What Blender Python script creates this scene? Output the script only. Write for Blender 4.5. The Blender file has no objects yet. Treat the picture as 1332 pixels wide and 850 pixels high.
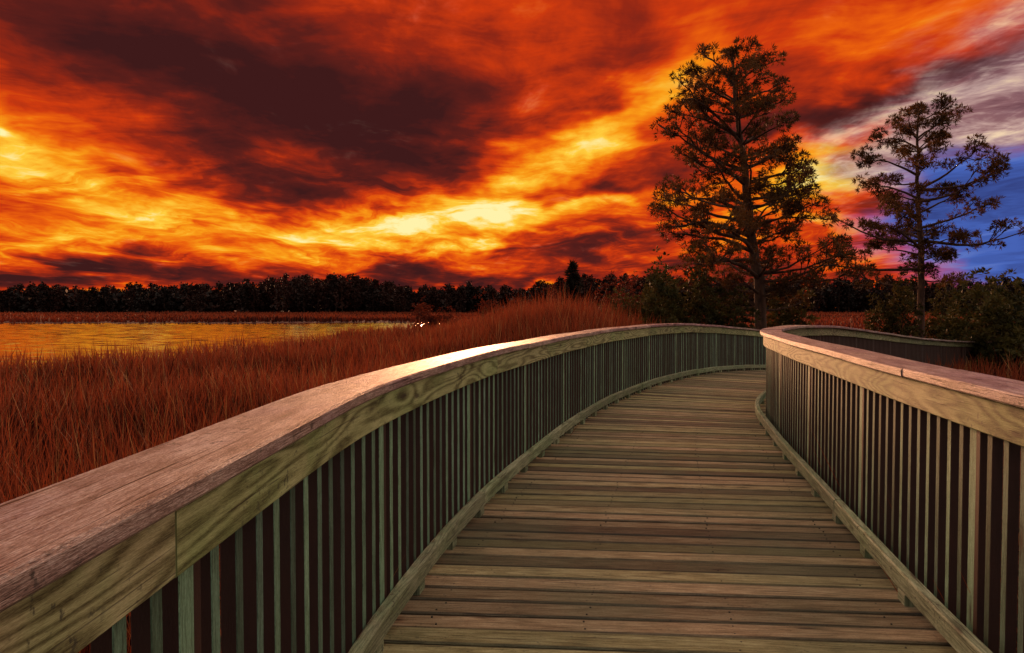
import bpy, math, random
import numpy as np
from mathutils import Vector
R = math.radians
rng = np.random.default_rng(7); random.seed(7)
scene = bpy.context.scene
scene.view_settings.view_transform='Standard'; scene.view_settings.look='None'; scene.view_settings.exposure=0
F=888.0; HOR=400.0; CAMH=1.38; GZ=-1.2

def lin(c):
    return tuple(((v/255)/12.92 if v/255<=0.04045 else ((v/255+0.055)/1.055)**2.4) for v in c)+(1.0,)

# ---------------- camera ----------------
cd=bpy.data.cameras.new('camera'); cam=bpy.data.objects.new('camera',cd); scene.collection.objects.link(cam)
cd.lens=24; cd.sensor_width=36; cd.clip_end=5000; cd.clip_start=0.05
cam.location=(0,0,CAMH); cam.rotation_euler=(R(90)-math.atan(25/F),0,0)
scene.camera=cam

# ---------------- node helper ----------------
class NT:
    def __init__(s,nt): s.nt=nt; s.n=nt.nodes; s.l=nt.links
    def new(s,t,**k):
        nd=s.n.new(t)
        for a,b in k.items(): setattr(nd,a,b)
        return nd
    def put(s,inp,v):
        if isinstance(v,bpy.types.NodeSocket): s.l.new(v,inp)
        else: inp.default_value=v
    def m(s,op,a,b=None,c=None,clamp=False):
        nd=s.new('ShaderNodeMath',operation=op); nd.use_clamp=clamp
        s.put(nd.inputs[0],a)
        if b is not None: s.put(nd.inputs[1],b)
        if c is not None: s.put(nd.inputs[2],c)
        return nd.outputs[0]
    def vm(s,op,a,b=None,out=0):
        nd=s.new('ShaderNodeVectorMath',operation=op); s.put(nd.inputs[0],a)
        if b is not None: s.put(nd.inputs[1],b)
        return nd.outputs[out]
    def comb(s,x,y,z=0.0):
        nd=s.new('ShaderNodeCombineXYZ'); s.put(nd.inputs[0],x); s.put(nd.inputs[1],y); s.put(nd.inputs[2],z); return nd.outputs[0]
    def sep(s,v):
        nd=s.new('ShaderNodeSeparateXYZ'); s.put(nd.inputs[0],v); return nd.outputs
    def noise(s,v,scale=1.0,detail=4.0,rough=0.5,dist=0.0,col=False):
        nd=s.new('ShaderNodeTexNoise'); s.put(nd.inputs['Vector'],v); nd.inputs['Scale'].default_value=scale
        nd.inputs['Detail'].default_value=detail; nd.inputs['Roughness'].default_value=rough; nd.inputs['Distortion'].default_value=dist
        return nd.outputs['Color' if col else 'Fac']
    def ramp(s,f,stops,interp='LINEAR'):
        nd=s.new('ShaderNodeValToRGB'); s.put(nd.inputs[0],f); cr=nd.color_ramp; cr.interpolation=interp
        while len(cr.elements)<len(stops): cr.elements.new(0.5)
        for e,(p,c) in zip(cr.elements,stops): e.position=p; e.color=c
        return nd.outputs[0]
    def mix(s,f,a,b,mode='MIX'):
        nd=s.new('ShaderNodeMix',data_type='RGBA',blend_type=mode); s.put(nd.inputs[0],f); s.put(nd.inputs[6],a); s.put(nd.inputs[7],b); return nd.outputs[2]
    def mapr(s,v,a,b,c=0.0,d=1.0,smooth=True):
        nd=s.new('ShaderNodeMapRange'); nd.interpolation_type='SMOOTHSTEP' if smooth else 'LINEAR'
        s.put(nd.inputs[0],v); 
        for i,x in enumerate((a,b,c,d)): nd.inputs[1+i].default_value=x
        return nd.outputs[0]
    def attr(s,name,out='Fac'):
        nd=s.new('ShaderNodeAttribute'); nd.attribute_name=name; return nd.outputs[out]

# ---------------- world sky ----------------
SUN_AZ=R(-4); SUN_EL=R(7)
def build_world():
    w=bpy.data.worlds.new('sky'); scene.world=w; w.use_nodes=True
    w.cycles.sampling_method='MANUAL'; w.cycles.sample_map_resolution=256
    T=NT(w.node_tree); T.n.clear()
    out=T.new('ShaderNodeOutputWorld')
    tc=T.new('ShaderNodeTexCoord'); d=T.vm('NORMALIZE',tc.outputs['Generated'])
    x,y,z=T.sep(d)
    az=T.m('MULTIPLY',T.m('ARCTAN2',x,y),57.2958); el=T.m('MULTIPLY',T.m('ARCSINE',z),57.2958)
    zc=T.m('ADD',T.m('MAXIMUM',z,0.0),0.09)
    cx=T.m('DIVIDE',x,zc); cy=T.m('DIVIDE',y,zc)
    cp=T.comb(T.m('ADD',cx,T.m('MULTIPLY',cy,0.04)),T.m('MULTIPLY',cy,0.8),0.0)
    n1=T.noise(T.vm('MULTIPLY',cp,(1.0,0.6,1)),1.1,4,0.5,0.4)
    n2=T.noise(T.vm('ADD',T.vm('MULTIPLY',cp,(3.0,2.3,1.0)),(5.1,2.2,0)),1.0,5,0.62,0.35)
    ae=T.comb(az,el)
    n4=T.noise(T.vm('MULTIPLY',T.comb(az,T.m('ADD',el,T.m('MULTIPLY',T.m('SUBTRACT',n1,0.5),6.0))),(0.075,0.46,1)),1.0,5,0.64,0.5)
    wn=T.noise(T.vm('MULTIPLY',ae,(0.07,0.15,1)),1.0,4,0.62,0.2,col=True)
    wv=T.vm('MULTIPLY',T.vm('SUBTRACT',wn,(0.5,0.5,0.5)),(20.0,9.0,0.0))
    P=T.vm('ADD',ae,wv)
    def blob(px,py,sx,sy,rot,src=P):
        a=math.degrees(math.atan((px-666)/F)); e=math.degrees(math.atan((HOR-py)/math.hypot(F,px-666)))
        k=57.3/F*math.cos(R(a))
        mp=T.new('ShaderNodeMapping',vector_type='TEXTURE'); T.put(mp.inputs[0],src)
        mp.inputs['Location'].default_value=(a,e,0); mp.inputs['Rotation'].default_value=(0,0,R(-rot)); mp.inputs['Scale'].default_value=(sx*k,sy*k,1)
        q=T.vm('DOT_PRODUCT',mp.outputs[0],mp.outputs[0],out=1)
        return T.m('POWER',2.71828,T.m('MULTIPLY',q,-0.5))
    blobs=[(330,100,270,62,15,-.32),(470,180,120,40,22,-.20),(130,25,260,45,8,-.20),(640,130,130,40,-14,-.14),(560,20,160,30,-5,-.08),
      (90,228,140,34,8,.32),(5,182,40,8,0,.36),(190,300,190,20,-3,.24),(345,258,80,18,12,-.36),(60,322,80,9,0,-.14),
      (590,300,140,26,-10,.36),(700,205,90,22,-22,.38),(690,268,110,20,-8,.38),(840,120,130,24,-35,.24),
      (785,243,55,10,-8,-.46),(720,322,130,7,-4,-.24),
      (200,356,440,11,0,-.44),(560,368,160,6,0,-.2),(700,378,60,11,0,.32),
      (1050,225,75,30,-15,.40),(1130,60,120,22,-14,.16),(1110,135,110,12,-6,-.36)]
    t=T.m('ADD',0.47,T.m('MULTIPLY',T.m('SUBTRACT',n1,0.5),0.50))
    t=T.m('ADD',t,T.m('MULTIPLY',T.m('SUBTRACT',n2,0.5),0.64))
    t=T.m('ADD',t,T.m('MULTIPLY',T.m('MULTIPLY',T.m('SUBTRACT',n4,0.5),1.4),T.mapr(el,19,5,.25,1.0)))
    for b in blobs: t=T.m('MULTIPLY_ADD',blob(*b[:5]),b[5],t)
    t=T.m('MAXIMUM',T.m('MINIMUM',t,1.0),0.0)
    C=T.ramp(t,[(0.0,lin((62,26,26))),(.18,lin((92,31,26))),(.34,lin((148,40,21))),(.47,lin((204,58,16))),(.60,lin((236,98,14))),(.74,lin((250,155,24))),(.87,lin((255,205,62))),(1.0,lin((255,242,170)))])
    mp_=T.m('ADD',blob(1330,130,125,66,-8),T.m('MULTIPLY',blob(1200,200,70,42,0),0.5))
    mp_=T.mapr(T.m('ADD',mp_,T.m('MULTIPLY',T.m('SUBTRACT',n2,0.5),1.1)),.10,.95)
    rip=T.noise(T.vm('MULTIPLY',ae,(0.22,1.1,1)),1.0,5,0.66,0.6)
    pc=T.ramp(T.m('ADD',rip,T.m('MULTIPLY',T.m('SUBTRACT',n2,0.5),1.1)),[(.22,lin((92,66,76))),(.42,lin((134,102,108))),(.58,lin((190,162,156))),(.78,lin((246,222,184)))])
    C=T.mix(T.m('MULTIPLY',mp_,0.92),C,pc)
    mb=T.m('MULTIPLY',blob(1350,280,150,58,0),1.6)
    mb=T.mapr(T.m('ADD',mb,T.m('MULTIPLY',T.m('SUBTRACT',n4,0.5),0.9)),.30,.95)
    bc=T.ramp(n4,[(.3,lin((50,62,122))),(.5,lin((70,98,180))),(.75,lin((112,134,204)))])
    C=T.mix(mb,C,bc)
    nis=T.new('ShaderNodeTexSky',sky_type='NISHITA'); nis.sun_disc=False; nis.sun_elevation=SUN_EL; nis.sun_rotation=SUN_AZ
    front=T.m('MULTIPLY',T.mapr(y,0.05,0.6),T.mapr(el,70,38))
    dusk=T.mix(T.mapr(n1,0.3,0.7),(0.62,0.64,0.54,1),(1.08,0.92,0.72,1))
    dusk=T.mix(T.mapr(y,-0.15,-0.7),dusk,(0.13,0.09,0.09,1))
    b1=T.new('ShaderNodeBackground'); T.put(b1.inputs[0],nis.outputs[0]); b1.inputs[1].default_value=0.03
    b2=T.new('ShaderNodeBackground'); T.put(b2.inputs[0],dusk); b2.inputs[1].default_value=1.05
    b3=T.new('ShaderNodeBackground'); T.put(b3.inputs[0],C); b3.inputs[1].default_value=1.0
    ad=T.new('ShaderNodeAddShader'); T.l.new(b1.outputs[0],ad.inputs[0]); T.l.new(b2.outputs[0],ad.inputs[1])
    mx=T.new('ShaderNodeMixShader'); T.put(mx.inputs[0],front); T.l.new(ad.outputs[0],mx.inputs[1]); T.l.new(b3.outputs[0],mx.inputs[2])
    T.l.new(mx.outputs[0],out.inputs[0])
build_world()
sl=bpy.data.lights.new('sun','SUN'); sun=bpy.data.objects.new('sun',sl); scene.collection.objects.link(sun)
sl.energy=3.0; sl.angle=R(8); sl.color=(1.0,0.46,0.22)
sd=Vector((math.sin(SUN_AZ)*math.cos(SUN_EL),math.cos(SUN_AZ)*math.cos(SUN_EL),math.sin(SUN_EL)))
sun.rotation_euler=sd.to_track_quat('Z','Y').to_euler()

# ---------------- materials ----------------
def mat(name):
    m=bpy.data.materials.new(name); m.use_nodes=True; T=NT(m.node_tree)
    return m,T,T.n['Principled BSDF']
def wood(name,dark,mid,light,ring=0.5,rough=0.62,bump=0.5,stain=None,vs=12.0,freq=80.0,side_shade=None,crack=0.0,blotk=0.8,fibk=1.3,brr=.76,spots=0.0,edges=None,fine=1.0,stk=.35,tint=None):
    m,T,B=mat(name)
    uv=T.new('ShaderNodeUVMap').outputs[0]; u,v,_=T.sep(uv); r=T.attr('rnd')
    seed=T.m('MULTIPLY',r,97.0)
    n=T.noise(T.comb(T.m('MULTIPLY',u,0.9),T.m('MULTIPLY',v,vs),seed),1.0,1.5,0.4,0.15)
    rg=T.m('MULTIPLY_ADD',T.m('SINE',T.m('MULTIPLY',n,freq)),0.5,0.5)
    rg=T.m('POWER',rg,1.6)
    f1=T.noise(T.comb(T.m('MULTIPLY',u,14),T.m('MULTIPLY',v,260),seed),1.0,3,0.75)
    f2=T.noise(T.comb(T.m('MULTIPLY',u,90),T.m('MULTIPLY',v,700),seed),1.0,2,0.7)
    fib=T.m('MULTIPLY_ADD',T.m('SUBTRACT',f2,0.5),0.8*fine,f1)
    blot=T.noise(T.comb(T.m('MULTIPLY',u,4.0),T.m('MULTIPLY',v,16.0),seed),1.0,5,0.72)
    vo=T.new('ShaderNodeTexVoronoi'); T.put(vo.inputs['Vector'],T.comb(T.m('MULTIPLY',u,2.0),T.m('MULTIPLY',v,8.0),seed)); vo.inputs['Scale'].default_value=1.0
    kn=T.mapr(vo.outputs['Distance'],0.12,0.05)
    halo=T.mapr(vo.outputs['Distance'],0.26,0.10)
    val=T.m('ADD',T.m('MULTIPLY',T.m('SUBTRACT',rg,.5),-ring),T.m('MULTIPLY',T.m('SUBTRACT',fib,.5),fibk))
    val=T.m('ADD',T.m('ADD',val,.5),T.m('MULTIPLY',T.m('SUBTRACT',blot,0.5),blotk))
    val=T.m('MULTIPLY_ADD',halo,-.18,val)
    c=T.ramp(val,[(.1,dark),(.5,mid),(.9,light)])
    br=T.m('ADD',1.0-brr/2,T.m('MULTIPLY',r,brr))
    hs=T.new('ShaderNodeHueSaturation'); T.put(hs.inputs['Color'],c); T.put(hs.inputs['Value'],br)
    T.put(hs.inputs['Hue'],T.m('ADD',0.475,T.m('MULTIPLY',T.m('FRACT',T.m('MULTIPLY',r,7.3)),0.05)))
    c=hs.outputs[0]
    g=T.new('ShaderNodeNewGeometry').outputs['Position']
    if stain is not None:
        sn=T.noise(g,0.9,4,0.6)
        c=T.mix(T.m('MULTIPLY',T.mapr(sn,0.42,0.62),stk),c,stain,)
    if tint is not None:
        s3=T.noise(g,1.3,4,0.65)
        c=T.mix(T.m('MULTIPLY',T.mapr(s3,0.45,0.62),.6),c,tint,'MULTIPLY')
    if side_shade is not None:
        c=T.mix(T.m('LESS_THAN',v,side_shade[0]),c,T.mix(blot,side_shade[1],side_shade[2]))  # shade painted into the colour: dark brown on baluster sides, inner face kept
    h=fib
    if crack>0:
        ck=T.noise(T.comb(T.m('MULTIPLY',u,2.0),T.m('MULTIPLY',v,130.0),seed),1.0,2,0.6,0.1)
        ckm=T.mapr(ck,0.63,0.68)
        c=T.mix(T.m('MULTIPLY',ckm,crack),c,(0.035,0.018,0.014,1)); h=T.m('MULTIPLY_ADD',ckm,-0.9,h)
    if spots>0:
        sp=T.noise(g,42.0,3,0.6); s2=T.noise(g,3.5,3,0.6)
        c=T.mix(T.m('MULTIPLY',T.m('MULTIPLY',T.mapr(sp,0.58,0.68),T.mapr(s2,.42,.6)),spots),c,(0.035,0.03,0.025,1))
    if edges is not None:
        a,b=edges
        e_=T.m('MAXIMUM',T.mapr(v,a+.014,a+.001),T.mapr(v,b-.014,b-.001))
        c=T.mix(T.m('MULTIPLY',e_,T.m('MULTIPLY',blot,1.2)),c,(0.018,0.014,0.010,1))
    c=T.mix(T.m('MULTIPLY',kn,0.8),c,(0.035,0.018,0.01,1))
    T.put(B.inputs['Base Color'],c); B.inputs['Roughness'].default_value=rough
    B.inputs['Specular IOR Level'].default_value=0.4
    bp=T.new('ShaderNodeBump'); bp.inputs['Strength'].default_value=bump; bp.inputs['Distance'].default_value=0.003
    T.put(bp.inputs['Height'],h); T.l.new(bp.outputs[0],B.inputs['Normal'])
    return m
M_deck=wood('deck_wood',(0.075,0.052,0.022,1),(0.25,0.18,0.085,1),(0.47,0.38,0.22,1),0.22,bump=0.8,stain=(0.12,0.15,0.08,1),stk=.35,vs=14,freq=60,crack=.8,blotk=.8,fibk=1.0,brr=1.2,edges=(.185,.32),spots=.5)
M_cap=wood('cap_wood',(0.09,0.045,0.042,1),(0.37,0.21,0.18,1),(0.74,0.53,0.48,1),0.10,0.46,1.0,vs=7,freq=40,crack=1.0,blotk=1.3,fibk=1.6,spots=.9,brr=.4,tint=(.60,.50,.68,1))
M_fas=wood('fascia_wood',(0.07,0.055,0.018,1),(0.26,0.235,0.105,1),(0.48,0.44,0.23,1),0.45,vs=6,freq=95,crack=.6,spots=.8,fibk=.9,tint=(.65,.88,.66,1))
M_bal=wood('baluster_wood',(0.025,0.040,0.025,1),(0.12,0.20,0.13,1),(0.24,0.38,0.27,1),0.15,vs=14,brr=1.2,side_shade=(0.1105,(0.022,0.010,0.009,1),(0.085,0.032,0.022,1)))
M_curb=wood('kerb_wood',(0.06,0.065,0.035,1),(0.22,0.24,0.14,1),(0.42,0.44,0.29,1),0.25,crack=.7,spots=.8,tint=(.7,.9,.7,1))
M_under=wood('framing_wood',(0.02,0.012,0.01,1),(0.05,0.028,0.02,1),(0.09,0.05,0.035,1),0.2)

def leafmat(name,c0,c1,tip=None,trans=0.35,rough=0.6):
    m,T,B=mat(name); r=T.attr('rnd')
    c=T.ramp(r,[(0.0,c0),(1.0,c1)])
    if tip is not None: c=T.mix(T.mapr(T.attr('tipf'),0.4,1.0),c,tip)
    T.put(B.inputs['Base Color'],c); B.inputs['Roughness'].default_value=rough; B.inputs['Specular IOR Level'].default_value=0.2
    if trans>0:
        tr=T.new('ShaderNodeBsdfTranslucent'); T.put(tr.inputs[0],c)
        mx=T.new('ShaderNodeMixShader'); mx.inputs[0].default_value=trans
        T.l.new(B.outputs[0],mx.inputs[1]); T.l.new(tr.outputs[0],mx.inputs[2]); T.l.new(mx.outputs[0],T.n['Material Output'].inputs[0])
    return m
M_needle=leafmat('pine_needles',(0.03,0.018,0.008,1),(0.20,0.080,0.022,1),trans=0.45)
M_bush=leafmat('shrub_leaves',(0.025,0.026,0.008,1),(0.12,0.085,0.02,1),trans=.35)
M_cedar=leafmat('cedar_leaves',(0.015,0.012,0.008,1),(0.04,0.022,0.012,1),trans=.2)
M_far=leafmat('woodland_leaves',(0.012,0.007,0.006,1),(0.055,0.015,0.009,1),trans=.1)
M_grass=leafmat('marsh_grass_blades',(0.022,0.005,0.004,1),(0.16,0.026,0.012,1),tip=(0.36,0.075,0.026,1),trans=.45)
M_reed=leafmat('marsh_reed_stalks',(0.22,0.08,0.03,1),(0.40,0.18,0.06,1),tip=(0.55,0.28,0.10,1),trans=.3)
def barkmat():
    m,T,B=mat('pine_bark'); g=T.new('ShaderNodeNewGeometry').outputs['Position']
    n=T.noise(T.vm('MULTIPLY',g,(9,9,2.2)),1.0,5,0.65)
    T.put(B.inputs['Base Color'],T.ramp(n,[(.3,(0.025,0.012,0.008,1)),(.55,(0.11,0.045,0.025,1)),(.75,(0.20,0.085,0.045,1))])); B.inputs['Roughness'].default_value=0.9
    bp=T.new('ShaderNodeBump'); bp.inputs['Distance'].default_value=0.05; T.put(bp.inputs['Height'],n); T.l.new(bp.outputs[0],B.inputs['Normal'])
    return m
M_bark=barkmat()
def groundmat():
    m,T,B=mat('marsh_soil'); g=T.new('ShaderNodeNewGeometry').outputs['Position']
    a=T.noise(T.vm('MULTIPLY',g,(0.05,0.12,1)),1.0,6,0.65); b=T.noise(g,3.0,5,0.6)
    c=T.ramp(a,[(.3,(0.03,0.007,0.005,1)),(.5,(0.08,0.016,0.01,1)),(.7,(0.15,0.036,0.017,1))])
    c=T.mix(T.mapr(b,0.35,0.6,0.55,0.0),c,(0.015,0.006,0.005,1))
    T.put(B.inputs['Base Color'],c); B.inputs['Roughness'].default_value=0.95
    return m
M_ground=groundmat()
def watermat():
    m,T,B=mat('pond_water'); g=T.new('ShaderNodeNewGeometry').outputs['Position']
    n=T.noise(T.vm('MULTIPLY',g,(0.35,1.1,1)),1.0,4,0.7,col=True)
    nx,ny,_=T.sep(n)
    v=T.vm('NORMALIZE',T.comb(T.m('MULTIPLY',T.m('SUBTRACT',nx,.5),.12),T.m('MULTIPLY',T.m('SUBTRACT',ny,.58),.34),1.0))
    B.inputs['Base Color'].default_value=(0.02,0.012,0.012,1); B.inputs['Roughness'].default_value=0.08; B.inputs['IOR'].default_value=1.33
    B.inputs['Specular IOR Level'].default_value=1.0
    T.l.new(v,B.inputs['Normal'])
    return m
M_water=watermat()

# ---------------- mesh helpers ----------------
def link(o,parent=None):
    scene.collection.objects.link(o)
    if parent: o.parent=parent
    return o
def empty(name):
    e=bpy.data.objects.new(name,None); e.empty_display_size=0.3; scene.collection.objects.link(e); return e
class Buf:
    def __init__(s): s.v=[]; s.f=[]; s.uv=[]; s.r=[]
    def sweep(s,frames,prof,rnd=None,u0=None):
        if rnd is None: rnd=random.random()
        if u0 is None: u0=random.random()*50
        b=len(s.v); k=len(prof)
        per=[0]
        for i in range(k):
            a=prof[i]; c=prof[(i+1)%k]; per.append(per[-1]+math.hypot(a[0]-c[0],a[1]-c[1]))
        for (o,n,z,u) in frames:
            for p in prof: s.v.append(tuple(o+n*p[0]+z*p[1])); s.r.append(rnd)
        for j in range(len(frames)-1):
            ua=frames[j][3]+u0; ub=frames[j+1][3]+u0
            for i in range(k):
                i2=(i+1)%k
                s.f.append((b+j*k+i,b+j*k+i2,b+(j+1)*k+i2,b+(j+1)*k+i))
                s.uv+= [(ua,per[i]),(ua,per[i+1]),(ub,per[i+1]),(ub,per[i])]
        s.f.append(tuple(b+i for i in reversed(range(k)))); s.uv+=[(u0+0.05*prof[i][1],prof[i][0]) for i in reversed(range(k))]
        e=b+(len(frames)-1)*k
        s.f.append(tuple(e+i for i in range(k))); s.uv+=[(u0+0.05*prof[i][1],prof[i][0]) for i in range(k)]
    def obj(s,name,m,parent=None,smooth=False):
        me=bpy.data.meshes.new(name); me.from_pydata(s.v,[],s.f); me.update()
        l=me.uv_layers.new(name='UVMap'); l.data.foreach_set('uv',np.array(s.uv,dtype=np.float32).ravel())
        a=me.attributes.new('rnd','FLOAT','POINT'); a.data.foreach_set('value',np.array(s.r,dtype=np.float32))
        me.materials.append(m)
        return link(bpy.data.objects.new(name,me),parent)
def rect(n0,n1,z0,z1,c=0.004):
    return [(n0+c,z0),(n1-c,z0),(n1,z0+c),(n1,z1-c),(n1-c,z1),(n0+c,z1),(n0,z1-c),(n0,z0+c)]
def trimesh(name,V,Ftri,rnd,m,parent=None,tipf=None,smooth=False):
    me=bpy.data.meshes.new(name); nv=len(V); nf=len(Ftri)
    me.vertices.add(nv); me.vertices.foreach_set('co',np.ascontiguousarray(V,dtype=np.float32).ravel())
    me.loops.add(nf*3); me.loops.foreach_set('vertex_index',np.ascontiguousarray(Ftri,dtype=np.int32).ravel())
    me.polygons.add(nf); me.polygons.foreach_set('loop_start',np.arange(0,nf*3,3,dtype=np.int32))
    if smooth: me.polygons.foreach_set('use_smooth',np.ones(nf,dtype=bool))
    a=me.attributes.new('rnd','FLOAT','POINT'); a.data.foreach_set('value',np.asarray(rnd,dtype=np.float32))
    if tipf is not None:
        a=me.attributes.new('tipf','FLOAT','POINT'); a.data.foreach_set('value',np.asarray(tipf,dtype=np.float32))
    me.update(calc_edges=True); me.validate(); me.materials.append(m)
    return link(bpy.data.objects.new(name,me),parent)

# ---------------- boardwalk path ----------------
L=[(-.60,-2.5),(-.60,-1.0),(-.575,.5),(-.55,2.0),(-.485,2.8),(-.28,4.05),(.10,5.55),(.70,7.55),(1.44,9.55),(2.42,11.6),(3.3,13.1),(4.4,15),(5.7,17),(7.3,19),(9.3,21.2),(11.6,23.2),(14.2,25),(17,26.5),(20.5,28),(24,29.4)]
Rr=[(1.75,-2.6),(1.68,-1.1),(1.62,.35),(1.60,1.83),(1.70,2.65),(1.95,3.85),(2.26,5.3),(2.69,7.2),(3.20,9.0),(4.10,10.75),(5.05,12.0),(6.3,13.65),(7.7,15.4),(9.3,17.2),(11.1,19.1),(13.2,20.9),(15.6,22.6),(18.1,24),(21.4,25.5),(24.9,26.9)]
def catmull(P,per=24):
    P=[np.array(p,float) for p in P]; o=[]
    Q=[2*P[0]-P[1]]+P+[2*P[-1]-P[-2]]
    for i in range(1,len(Q)-2):
        for k in range(per):
            t=k/per; a,b,c,d=Q[i-1],Q[i],Q[i+1],Q[i+2]
            o.append(0.5*((2*b)+(-a+c)*t+(2*a-5*b+4*c-d)*t*t+(-a+3*b-3*c+d)*t**3))
    o.append(P[-1]); return np.array(o)
CL=catmull(L); CR=catmull(Rr)
for _ in range(40):
    for A in (CL,CR): A[1:-1]=(A[:-2]+A[1:-1]*2+A[2:])/4
CC=(CL+CR)/2
arcC=np.r_[0,np.cumsum(np.hypot(*np.diff(CC,axis=0).T))]
iz=np.argmin(abs(CC[:,1]-11.6)); s0=arcC[iz]
q_=np.maximum(0,arcC-s0)
ZP=-1.05*(1-np.exp(-(q_/13.0)**1.8))
def arc(A): return np.r_[0,np.cumsum(np.hypot(*np.diff(A,axis=0).T))]
class Path:
    def __init__(s,A,side):
        s.A=A; s.s=arc(A); s.side=side; s.len=s.s[-1]
    def at(s,t):
        x=np.interp(t,s.s,s.A[:,0]); y=np.interp(t,s.s,s.A[:,1]); z=np.interp(t,s.s,ZP)
        e=0.12; x0=np.interp(t-e,s.s,s.A[:,0]); y0=np.interp(t-e,s.s,s.A[:,1]); x1=np.interp(t+e,s.s,s.A[:,0]); y1=np.interp(t+e,s.s,s.A[:,1])
        tg=Vector((x1-x0,y1-y0,0)).normalized(); n=Vector((-tg.y,tg.x,0))*s.side
        return Vector((x,y,z)),n
PL=Path(CL,1); PR=Path(CR,-1)
UP=Vector((0,0,1))
def LR(a):
    z=np.interp(a,arcC,ZP)
    return Vector((np.interp(a,arcC,CL[:,0]),np.interp(a,arcC,CL[:,1]),z)),Vector((np.interp(a,arcC,CR[:,0]),np.interp(a,arcC,CR[:,1]),z))
bw=empty('boardwalk')
B=Buf(); pitch=0.142; n=int(arcC[-1]/pitch)
for i in range(n):
    a0=i*pitch; a1=a0+pitch-random.uniform(0.008,0.015)
    l0,r0=LR(a0); l1,r1=LR(a1)
    ax=(r0-l0).normalized(); out=0.13; outr=.20
    rl=random.random(); dz=random.gauss(0,0.0025); tl=random.gauss(0,0.004); tilt=random.gauss(0,.016); bow=random.gauss(0,.004)
    fr=[]
    K=7
    for k in range(K):
        t=k/(K-1)
        p0=(l0-ax*out).lerp(r0+ax*outr,t); p1=(l1-ax*out).lerp(r1+ax*outr,t)
        if k==0: q=ax*random.uniform(0,.015); p0-=q; p1-=q
        wdt=(p1-p0).length; nn=(p1-p0).normalized(); nn=(nn+UP*tilt).normalized()
        fr.append((p0+(p1-p0).normalized()*(bow*math.sin(t*3.14))+UP*(dz+tl*(t-.5)),nn,UP,wdt,2.65*t))
    b=len(B.v); u0=random.random()*50
    for (o,nn,zz,wd,u) in fr:
        for p in rect(0,wd,-0.038,0,0.006): B.v.append(tuple(o+nn*p[0]+zz*p[1])); B.r.append(rl)
    per=[0,.14,.145,.18,.185,.32,.325,.36,.365]
    for j in range(K-1):
        ua=fr[j][4]+u0; ub=fr[j+1][4]+u0
        for q in range(8):
            q2=(q+1)%8
            B.f.append((b+j*8+q,b+j*8+q2,b+(j+1)*8+q2,b+(j+1)*8+q)); B.uv+=[(ua,per[q]),(ua,per[q+1]),(ub,per[q+1]),(ub,per[q])]
    B.f.append(tuple(b+q for q in reversed(range(8)))); B.uv+=[(u0,q*.01) for q in range(8)]
    B.f.append(tuple(b+(K-1)*8+q for q in range(8))); B.uv+=[(u0,q*.01) for q in range(8)]
B.obj('deck_boards',M_deck,bw)
B=Buf()
for i in range(min(n,75)):
    a=i*pitch+0.066
    for t in (0.05,0.355,0.645,0.95):
        for da in (-.035,.035):
            l,r=LR(a+da); l.z=r.z=np.interp(a,arcC,ZP)
            o=l.lerp(r,t)+Vector((random.gauss(0,.008),0,0))
            B.sweep([(o-UP*0.006,Vector((1,0,0)),Vector((0,1,0)),0),(o+UP*0.0022,Vector((1,0,0)),Vector((0,1,0)),.01)],[(0.0045*math.cos(k*math.pi/3),0.0045*math.sin(k*math.pi/3)) for k in range(6)])
m,T,Bn=mat('screw_steel'); Bn.inputs['Base Color'].default_value=(0.05,0.04,0.03,1); Bn.inputs['Roughness'].default_value=0.6
B.obj('deck_screws',m,bw)
B=Buf()
for t in (0.05,0.355,0.645,0.95):
    for seg in range(0,len(CL)-1,24):
        idx=range(seg,min(seg+25,len(CL)),6)
        fr=[]
        for q in idx:
            c=CL[q]*(1-t)+CR[q]*t; ax=CR[q]-CL[q]; ax/=np.hypot(*ax)
            fr.append((Vector((c[0],c[1],ZP[q]-0.044)),Vector((ax[0],ax[1],0)),UP,arcC[q]))
        B.sweep(fr,rect(-.02,.02,-.235,0))
B.obj('stringers',M_under,bw)
B=Buf()
for a in np.arange(0.5,arcC[-1],2.4):
    l,r=LR(a)
    ax=(r-l).normalized(); nn=Vector((-ax.y,ax.x,0)); 
    B.sweep([(l-ax*.1-UP*.285,nn,UP,0),(r+ax*.1-UP*.285,nn,UP,2.5)],rect(-.045,.045,-.24,0))
    for o in (l+ax*.15,r-ax*.15):
        B.sweep([(Vector((o.x,o.y,GZ-1.2)),Vector((1,0,0)),Vector((0,1,0)),0),(Vector((o.x,o.y,l.z-.527)),Vector((1,0,0)),Vector((0,1,0)),1)],[(.12*math.cos(k*math.pi/6),.12*math.sin(k*math.pi/6)) for k in range(12)])
B.obj('piles_and_beams',M_under,bw)

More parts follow.
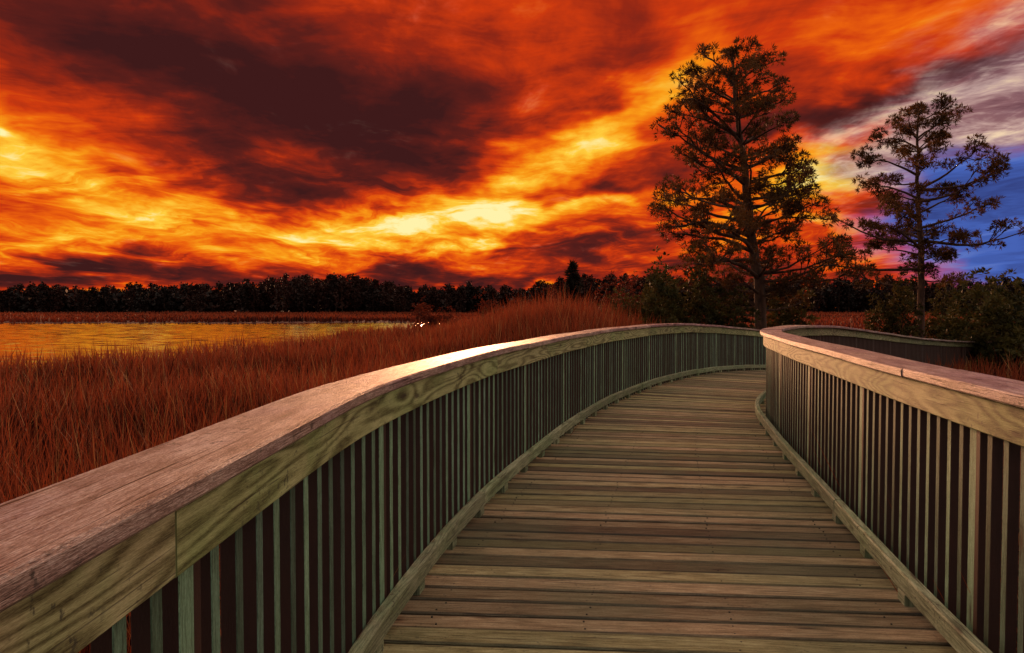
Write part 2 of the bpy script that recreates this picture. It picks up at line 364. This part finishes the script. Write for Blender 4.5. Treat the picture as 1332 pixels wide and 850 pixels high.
RH=1.08
def railing(P,offs,sh,cw):
    e=empty('wooden_railing')
    def strip(prof,seg,start,m,name,step=0.12):
        B=Buf(); a=start
        while a<P.len-0.05:
            b=min(a+seg+random.uniform(-.2,.2),P.len)
            k=max(2,int((b-a)/step)); fr=[]
            dz=random.gauss(0,.002); ds=random.gauss(0,.002)
            for j in range(k+1):
                t=a+0.002+(b-a-0.004)*j/k
                o,nn=P.at(t); fr.append((o+nn*ds+UP*(dz+.0022*math.sin(t*2.7)),nn,UP,t))
            B.sweep(fr,prof,rnd=random.uniform(.2,.85)); a=b
        return B.obj(name,m,e)
    strip(rect(-.012+sh,cw+sh,RH-.042,RH,.007),3.0,offs,M_cap,'handrail_cap')
    strip(rect(.028+sh,.066+sh,RH-.180,RH-.0475,.004),3.6,offs+.9,M_fas,'upper_rail')
    strip(rect(.010,.064,.055,.145,.008),3.6,offs+.3,M_curb,'kerb_rail')
    strip(rect(.110+sh,.146+sh,RH-.180,RH-.0475,.004),3.6,offs+1.5,M_fas,'outer_upper_rail')
    strip(rect(.154+sh,.190+sh,-.26,-.002,.004),3.6,offs+.5,M_under,'rim_board')
    B=Buf()
    for a in np.arange(.2,P.len,.62):
        o,nn=P.at(a); tg=Vector((nn.y,-nn.x,0))
        B.sweep([(o+tg*(-.045),nn,UP,0),(o+tg*.045,nn,UP,.09)],rect(.018,.060,-.002,.0525))
    B.obj('kerb_blocks',M_curb,e)
    B=Buf(); a=0.05; i=0
    while a<P.len:
        o,nn=P.at(a); tg=Vector((nn.y,-nn.x,0))
        tw=random.gauss(0,.003); rr=random.random()**1.3
        w2=.019
        if i%13==6: w2=.044; rr=.97
        fr=[(o+UP*(-.002),nn,tg,0),(o+UP*(RH-.048)+tg*tw,nn,tg,1.1)]
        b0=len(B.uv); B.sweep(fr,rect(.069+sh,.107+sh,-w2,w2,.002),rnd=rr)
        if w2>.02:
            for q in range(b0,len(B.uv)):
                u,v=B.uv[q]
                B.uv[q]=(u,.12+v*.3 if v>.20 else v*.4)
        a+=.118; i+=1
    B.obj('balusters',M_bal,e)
    return e
railing(PL,-.7,0.0,.215); railing(PR,-.2,.07,.25)

# ---------------- terrain ----------------
def vnoise(x,y,s,seed=0):
    x=np.asarray(x)/s+seed*17.3; y=np.asarray(y)/s+seed*9.1
    return (np.sin(x*1.7+1.3*np.sin(y*1.1+seed))+np.sin(y*2.3+1.7*np.sin(x*.9+2*seed))+np.sin((x+y)*3.1+seed)*.5)/2.5
def pond(x,y):
    near=np.where(x>-18,18+(x+18)*1.7,18-(x+18)*0.10)+vnoise(x,y,6,1)*2.0
    a=np.minimum(np.minimum(y-near,(118+vnoise(x,y,25,2)*5)-y),(-11.0+vnoise(y,x,9,3)*1.5)-x)
    b=(1-np.sqrt(((x-38)/13)**2+((y-66)/10)**2))*10+vnoise(x,y,4,4)*1.2
    return np.maximum(a,b)
def gh(x,y):
    p=pond(x,y); return GZ+vnoise(x,y,5,5)*.04-np.clip(p+.5,0,2)*.22
ang=np.radians(np.linspace(0,360,241)[:-1]); rad=np.r_[0.5,np.geomspace(1,4000,150)]
A_,Q_=np.meshgrid(ang,rad); X=Q_*np.sin(A_); Y=Q_*np.cos(A_); Z=gh(X,Y); Z=np.where(Q_>320,GZ,Z)
V=np.stack([X.ravel(),Y.ravel(),Z.ravel()],1); na=len(ang); Fs=[]
for i in range(len(rad)-1):
    a=np.arange(na); b=(a+1)%na
    Fs.append(np.stack([i*na+a,(i+1)*na+a,(i+1)*na+b],1)); Fs.append(np.stack([i*na+a,(i+1)*na+b,i*na+b],1))
V=np.vstack([V,[[0,0,GZ]]]); a=np.arange(na); Fs.append(np.stack([np.full(na,len(V)-1),a,(a+1)%na],1))
trimesh('ground',V,np.vstack(Fs),np.zeros(len(V)),M_ground,smooth=True)
WZ=GZ-.14
def sheet(x0,x1,y0,y1):
    me=bpy.data.meshes.new('pond_water'); me.from_pydata([(x0,y0,WZ),(x1,y0,WZ),(x1,y1,WZ),(x0,y1,WZ)],[],[(0,1,2,3)]); me.materials.append(M_water)
    link(bpy.data.objects.new('pond_water',me))
sheet(-260,-6,14,130); sheet(22,54,52,80)

# ---------------- grass ----------------
yl=CL[:,1]; yr=CR[:,1]
def in_walk(x,y,mg=.42):
    return (x>np.interp(y,yl,CL[:,0])-mg)&(x<np.interp(y,yr,CR[:,0])+mg)&(y<30)
def grass(name,x,y,h,w,lean,m,rn,z=None):
    N=len(x); z=gh(x,y)-.03 if z is None else z
    th=rng.uniform(0,2*np.pi,N); wx=np.cos(th)*w/2; wy=np.sin(th)*w/2
    la=rng.uniform(0,2*np.pi,N); lx=np.cos(la)*lean*h; ly=np.sin(la)*lean*h
    V=np.zeros((N,5,3)); 
    V[:,0]=np.stack([x-wx,y-wy,z],1); V[:,1]=np.stack([x+wx,y+wy,z],1)
    V[:,2]=np.stack([x-wx*.8+lx*.3,y-wy*.8+ly*.3,z+h*.55],1); V[:,3]=np.stack([x+wx*.8+lx*.3,y+wy*.8+ly*.3,z+h*.55],1)
    V[:,4]=np.stack([x+lx,y+ly,z+h*(1-.3*lean)],1)
    b=(np.arange(N)*5)[:,None]
    Fm=np.stack([b+np.array([[0,1,3]]),b+np.array([[0,3,2]]),b+np.array([[2,3,4]])],1).reshape(-1,3)
    tf=np.tile([0,0,.45,.45,1.0],N)
    return trimesh(name,V.reshape(-1,3),Fm,np.repeat(rn,5),m,tipf=tf)
def place(N,d0,d1,pw,a0,a1):
    az=np.radians(rng.uniform(a0,a1,N)); d=d0+(d1-d0)*rng.uniform(0,1,N)**pw
    return d*np.sin(az),d*np.cos(az),d
def marsh(N,name,m,thin,extra):
    x,y,d=place(N,1.0,48,1.15,-62,56)
    p=pond(x,y); k=(~in_walk(x,y))&(p<rng.uniform(-.3,.8,len(x)))
    x,y,d=x[k],y[k],d[k]
    h=1.22+.24*vnoise(x,y,3.5,6)+.17*vnoise(x,y,.8,2)+rng.normal(0,.20,len(x))+extra
    az_=np.degrees(np.arctan2(x,y))
    tall=np.clip((d-17)/8,0,1)*np.exp(-((az_-4.5)/8.0)**2)
    h=h+tall*(1.65+.7*vnoise(x,y,3,8)+rng.normal(0,.30,len(x)))
    h=np.where((x>0)&(az_>17)&(d>12),h*.75,h)
    h=np.maximum(h,.35)
    w=np.clip(.007+.0012*d,.008,.055)*rng.uniform(.6,1.4,len(x))*thin
    rn=np.clip(.40+.45*vnoise(x,y,6,9)+.35*vnoise(x,y,1.5,3)+rng.normal(0,.22,len(x))-.15*(az_>14)-.4*np.clip((11-d)/5,0,1),0,1)
    grass(name,x,y,h,w,rng.uniform(.03,.38,len(x)),m,rn)
marsh(150000,'marsh_grass',M_grass,1.0,0.0)
marsh(9000,'marsh_reeds',M_reed,.7,.15)
x,y,d=place(70000,46,300,.9,-56,52); p=pond(x,y); k=p<.0; x,y,d=x[k],y[k],d[k]
h=np.clip(.95+.35*vnoise(x,y,18,6)+rng.normal(0,.2,len(x)),.3,2); rn=np.clip(.55+.4*vnoise(x,y,30,3)+rng.normal(0,.2,len(x)),0,1)
grass('distant_marsh_grass',x,y,h,.0025*d,rng.uniform(.05,.3,len(x)),M_grass,rn)

# ---------------- foliage clumps ----------------
def tufts(C,D,n,length,width,spread=1.0):
    N=len(C); C=np.repeat(C,n,0); D=np.repeat(D,n,0)
    v=rng.normal(0,1,(N*n,3)); v/=np.linalg.norm(v,axis=1)[:,None]
    v=v*spread+D*.75; v/=np.linalg.norm(v,axis=1)[:,None]
    s=rng.normal(0,1,(N*n,3)); s=np.cross(s,v); s/=np.linalg.norm(s,axis=1)[:,None]+1e-9
    ln=length*rng.uniform(.6,1.2,(N*n,1)); wd=width*rng.uniform(.7,1.3,(N*n,1))
    a=C+v*ln*.12; m1=C+v*ln*.55; 
    V=np.stack([a,m1+s*wd*.5,C+v*ln,m1-s*wd*.5],1)
    b=(np.arange(N*n)*4)[:,None]
    Fm=np.stack([b+np.array([[0,1,2]]),b+np.array([[0,2,3]])],1).reshape(-1,3)
    return V.reshape(-1,3),Fm
class Tubes:
    def __init__(s): s.V=[]; s.F=[]; s.n=0
    def add(s,pts,rads,k=6):
        pts=np.array(pts,float); n=len(pts)
        tg=np.gradient(pts,axis=0); tg/=np.linalg.norm(tg,axis=1)[:,None]+1e-9
        ref=np.array([.31,.95,.05]) if abs(tg[0][2])>.7 else np.array([0,0,1.0])
        s1=np.cross(tg,ref); s1/=np.linalg.norm(s1,axis=1)[:,None]; s2=np.cross(tg,s1)
        a=np.linspace(0,2*np.pi,k,endpoint=False)
        ring=pts[:,None]+np.array(rads)[:,None,None]*(np.cos(a)[None,:,None]*s1[:,None]+np.sin(a)[None,:,None]*s2[:,None])
        s.V.append(ring.reshape(-1,3))
        for i in range(n-1):
            j=np.arange(k); j2=(j+1)%k; o=s.n+i*k
            s.F.append(np.stack([o+j,o+j2,o+k+j2],1)); s.F.append(np.stack([o+j,o+k+j2,o+k+j],1))
        s.n+=n*k
    def obj(s,name,m,parent): return trimesh(name,np.vstack(s.V),np.vstack(s.F),np.zeros(s.n),m,parent,smooth=True)

def pine(d,trunk_px,env,nb,seed,rbase,nclump,tuft=.26,thin=1.0,cr=.5,nn_=18,wid=.036,tpc=16,lo=.7):
    """limbs that each end in a few rounded clumps of needle tufts"""
    rs=np.random.default_rng(seed); e=empty('pine_tree')
    W=lambda px,py:np.array([(px-666)/F*d,d,CAMH+(HOR-py)/F*d])
    tp=np.array([W(*p) for p in trunk_px]); tp[0][2]=GZ-.2
    tt=np.linspace(0,1,len(tp)); ts=np.linspace(0,1,26)
    tr=np.stack([np.interp(ts,tt,tp[:,i]) for i in range(3)],1)
    for _ in range(2): tr[1:-1]=(tr[:-2]+tr[1:-1]*2+tr[2:])/4
    tr[1:-1,:2]+=rs.normal(0,.03,(24,2))
    hs=(tr[:,2]-GZ)/(tr[-1,2]-GZ)
    tb=Tubes(); tb.add(tr,rbase*np.clip(1-hs,0,1)**.75*.93+.02+rbase*.25*np.exp(-np.clip(hs,0,1)*25),12)
    env=sorted(env); er=np.array([p[0] for p in env]); eL=np.array([p[1] for p in env]); eR=np.array([p[2] for p in env])
    C=[];D=[];G=[]
    zt=tr[-1,2]; zb=W(0,er[-1])[2]
    def clump(c,r,g,n,src):
        nst=5
        for _ in range(nst):
            dv=rs.normal(0,1,3); dv[2]=dv[2]*.6+.25; dv/=np.linalg.norm(dv)
            tb.add([src,(src+c)/2+rs.normal(0,.04,3),c+dv*r*.5*np.array([1,1,.7])],[.016*thin,.012*thin,.006*thin],4)
        for _ in range(n):
            dv=rs.normal(0,1,3); dv/=np.linalg.norm(dv); q=rs.uniform(.25,1)**.5
            p=c+dv*r*q*np.array([1,1,.6]); C.append(p); dd=dv*.8+np.array([0,0,.55]); D.append(dd/np.linalg.norm(dd)); G.append(g+rs.uniform(0,.35))
    for i in range(nb):
        f=(i+rs.uniform(0,1))/nb; z=zb+(zt-zb)*f
        row=HOR-(z-CAMH)*F/d
        ph=i*2.39996+rs.normal(0,.35); cx=math.cos(ph)
        axx=np.interp(z,tr[:,2],tr[:,0])
        lL=axx-(np.interp(row,er,eL)-666)/F*d; lR=(np.interp(row,er,eR)-666)/F*d-axx
        full=lR if cx>0 else lL
        Ln=max(.25,(full*(.5+.5*abs(cx)) )*rs.uniform(lo,1.06)-cr*.55)
        rise=rs.uniform(.05,.42)+.5*f**3
        zo=max(z-Ln*rise,GZ+2.2)
        o=np.array([np.interp(zo,tr[:,2],tr[:,0]),np.interp(zo,tr[:,2],tr[:,1]),zo])
        hd=np.array([cx,math.sin(ph),0])
        m=10; q=np.linspace(0,1,m); wob=np.cumsum(rs.normal(0,.025,(m,3)),0)*Ln*q[:,None]
        br=o+hd*(q*Ln*1.05)[:,None]; br[:,2]+=(z-zo)*q+Ln*.14*np.sin(q*3.14)*rs.uniform(-.9,1); br+=wob
        r0=min(.10,.026+.018*Ln)*thin
        tb.add(br,r0*(1-q*.8),6)
        g0=rs.uniform(0,.6)
        nc=max(2,int(round((Ln+.5)*nclump*rs.uniform(.8,1.2))))
        clump(br[-1],cr*rs.uniform(.7,1.0),g0,tpc,br[-2])
        for j in range(nc):
            qq=1-rs.uniform(0.05,.62)
            b=np.array([np.interp(qq,q,br[:,c]) for c in range(3)])
            sg=1 if rs.random()<.5 else -1
            off=np.array([-hd[1],hd[0],0])*sg*rs.uniform(.2,.75)+hd*rs.uniform(.1,.5)+np.array([0,0,rs.uniform(-.15,.65)])
            c=b+off*(.45+.20*Ln)
            tb.add([b,(b+c)/2+np.array([0,0,-.05]),c],[.028*thin,.02*thin,.012*thin],5)
            clump(c,cr*rs.uniform(.55,1.0),g0+rs.uniform(-.1,.1),int(tpc*rs.uniform(.6,1.1)),(b+c)/2)
    clump(tr[-1]+np.array([0,0,-.25]),cr*.7,.3,tpc,tr[-3])
    C=np.array(C);D=np.array(D)
    V,Fm=tufts(C,D,nn_,tuft,wid,.95)
    rn=np.clip(np.repeat(G,nn_*4)+rng.normal(0,.1,len(V)),0,1)
    tb.obj('trunk_and_limbs',M_bark,e); trimesh('needles',V,Fm,rn,M_needle,e)
    print('pine tufts',len(C))
    return e
pine(30,[(992,470),(990,410),(982,340),(972,280),(966,220),(960,170),(952,110),(949,66)],
     [(55,918,978),(75,892,1008),(100,876,1026),(130,856,1032),(160,836,1056),(185,842,1040),(205,830,1042),(230,822,1070),(250,836,1060),(268,818,1088),(300,812,1064),(318,828,1064),(335,814,1096),(352,838,1114),(375,862,1100),(392,900,1060)],
     88,14,.28,1.6,cr=.40,tuft=.23,nn_=14,tpc=11,wid=.036,lo=.66)
pine(36,[(1196,470),(1197,400),(1198,330),(1192,270),(1190,215),(1188,170),(1192,138)],
     [(127,1164,1216),(140,1140,1234),(158,1126,1248),(180,1134,1240),(197,1155,1228),(210,1112,1290),(232,1106,1306),(252,1145,1255),(272,1082,1300),(290,1076,1336),(303,1100,1306),(322,1118,1245),(342,1072,1240),(366,1116,1244)],
     46,23,.20,1.5,cr=.46,tuft=.26,wid=.042,nn_=15,tpc=12,lo=.74)

def shrub(name,cx,cy,rx,ry,hh,m,seed,n=700,leaf=.16,cone=False,lw=.05):
    rs=np.random.default_rng(seed); e=empty(name); tb=Tubes(); C=[];D=[]
    z0=GZ-.05
    nst=max(7,int(12*rx)) if not cone else 1
    if cone: tb.add([(cx,cy,z0),(cx+.05,cy,z0+hh*.5),(cx,cy,z0+hh*.97)],[.09,.05,.01],7)
    for i in range(n):
        if cone:
            f=rs.uniform(.06,1)**1.1; a=rs.uniform(0,6.283); rr=rx*(1-f)**.7*(.7+.6*math.sin(f*31+a*2))*rs.uniform(.3,1.05)
            c=np.array([cx+math.cos(a)*rr,cy+math.sin(a)*rr,z0+f*hh]); dd=np.array([math.cos(a),math.sin(a),.8])
        else:
            v=rs.normal(0,1,3); v/=np.linalg.norm(v); v[2]=abs(v[2]); rr=rs.uniform(.45,1)**.6*(1+.28*math.sin(v[0]*5+seed)+.2*math.sin(v[1]*7+v[2]*9+seed*2))
            c=np.array([cx+v[0]*rx*rr,cy+v[1]*ry*rr,z0+.15+v[2]*hh*rr*.92]); dd=v+np.array([0,0,.6])
        C.append(c); D.append(dd/np.linalg.norm(dd))
    if not cone:
        for i in range(nst*2):
            c=C[rs.integers(0,n)]; b=np.array([cx+(c[0]-cx)*.2,cy+(c[1]-cy)*.2,z0]); mid=(b+c)/2+rs.normal(0,.12,3)
            tb.add([b,mid,c],[.03,.018,.006],5)
    C=np.array(C);D=np.array(D); V,Fm=tufts(C,D,12,leaf,lw,1.1)
    cl=.5+.5*vnoise(C[:,0]+C[:,2],C[:,1]-C[:,2],.5,seed%7)
    rn=np.clip(np.repeat(cl,48)+rng.normal(0,.12,len(V)),0,1)
    tb.obj('stems',M_bark,e); trimesh('leaves',V,Fm,rn,m,e,tipf=np.tile([0,.4,.9,.4],len(V)//4))
def atpx(px,d): return (px-666)/F*d
for i,(px,d,rx,top,nm) in enumerate([(868,27,1.5,366,1100),(925,28,1.5,358,1100),(1022,33,1.2,374,600),(835,38,2.0,372,900),(1165,35,1.3,364,700),(1228,38,1.4,380,600),(1290,22,1.9,390,1500),(1350,24,2.2,384,1200)]):
    shrub('shrub',atpx(px,d),d,rx,rx*.8,CAMH+(HOR-top)/F*d-GZ,M_bush,40+i,nm,.22,lw=.07)
for i,(px,d,rx,top) in enumerate([(560,60,2.0,396),(650,42,1.6,388),(700,48,1.8,384),(780,44,2.2,376),(815,50,2.4,370)]):
    shrub('shrub',atpx(px,d),d,rx,rx*.8,CAMH+(HOR-top)/F*d-GZ,M_grass,60+i,700,.24,lw=.05)
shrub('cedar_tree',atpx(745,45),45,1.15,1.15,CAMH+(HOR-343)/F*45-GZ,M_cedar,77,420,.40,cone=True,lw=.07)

# ---------------- far woodland ----------------
def woodland():
    rs=np.random.default_rng(5); tb=Tubes(); Vs=[];Fs=[];Rn=[];nv=0
    prof=[(-200,374),(0,378),(60,373),(130,377),(200,371),(290,373),(330,367),(400,362),(480,361),(540,376),(600,373),(680,376),(740,364),(830,360),(900,366),(1000,368),(1100,366),(1332,366),(1500,364)]
    pr=np.array(prof)
    for i in range(330):
        az=math.radians(-46+ i/330*92+rs.uniform(-.3,.3)); d=rs.uniform(240,300)
        px=666+F*math.tan(az)
        x=d*math.tan(az); y=d
        top=np.interp(px,pr[:,0],pr[:,1])+rs.normal(0,3.2)
        H=CAMH+(HOR-top)/F*y-GZ; H=max(H,6)
        rx=rs.uniform(1.6,3.6); 
        tb.add([(x,y,GZ-.2),(x+rs.normal(0,.2),y,GZ+H*.5),(x,y,GZ+H*.93)],[.22,.15,.04],5)
        # one continuous crown, widest at mid height, ragged at the rim
        f=rs.uniform(.12,1,190)**.85; a=rs.uniform(0,6.283,190)
        prof_=np.sin(np.clip(f,0,1)*2.75+.25)**.6
        rr=rx*prof_*rs.uniform(.2,1,190)**.6*(1+.3*np.sin(a*3+f*9+i))
        C=np.stack([x+np.cos(a)*rr,y+np.sin(a)*rr,GZ+f*(H-.4)+rs.normal(0,.3,190)],1)
        v=rs.normal(0,1,C.shape); v/=np.linalg.norm(v,axis=1)[:,None]
        g=rs.uniform(0,.9)
        V,Fm=tufts(C,v,4,1.0,.6,1.0); Vs.append(V);Fs.append(Fm+nv);nv+=len(V); Rn.append(np.clip(g+rs.normal(0,.2,len(V)),0,1))
        C=np.stack([x+rs.normal(0,2.2,34),y+rs.normal(0,1.5,34)+6,GZ+rs.uniform(0,H*.74,34)],1); v=rs.normal(0,1,C.shape); v/=np.linalg.norm(v,axis=1)[:,None]
        V,Fm=tufts(C,v,4,2.0,1.6,1.0); Vs.append(V);Fs.append(Fm+nv);nv+=len(V); Rn.append(np.clip(g*.5+rs.normal(0,.1,len(V)),0,1))
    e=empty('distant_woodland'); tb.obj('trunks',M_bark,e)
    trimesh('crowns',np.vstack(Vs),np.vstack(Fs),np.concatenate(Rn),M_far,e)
woodland()
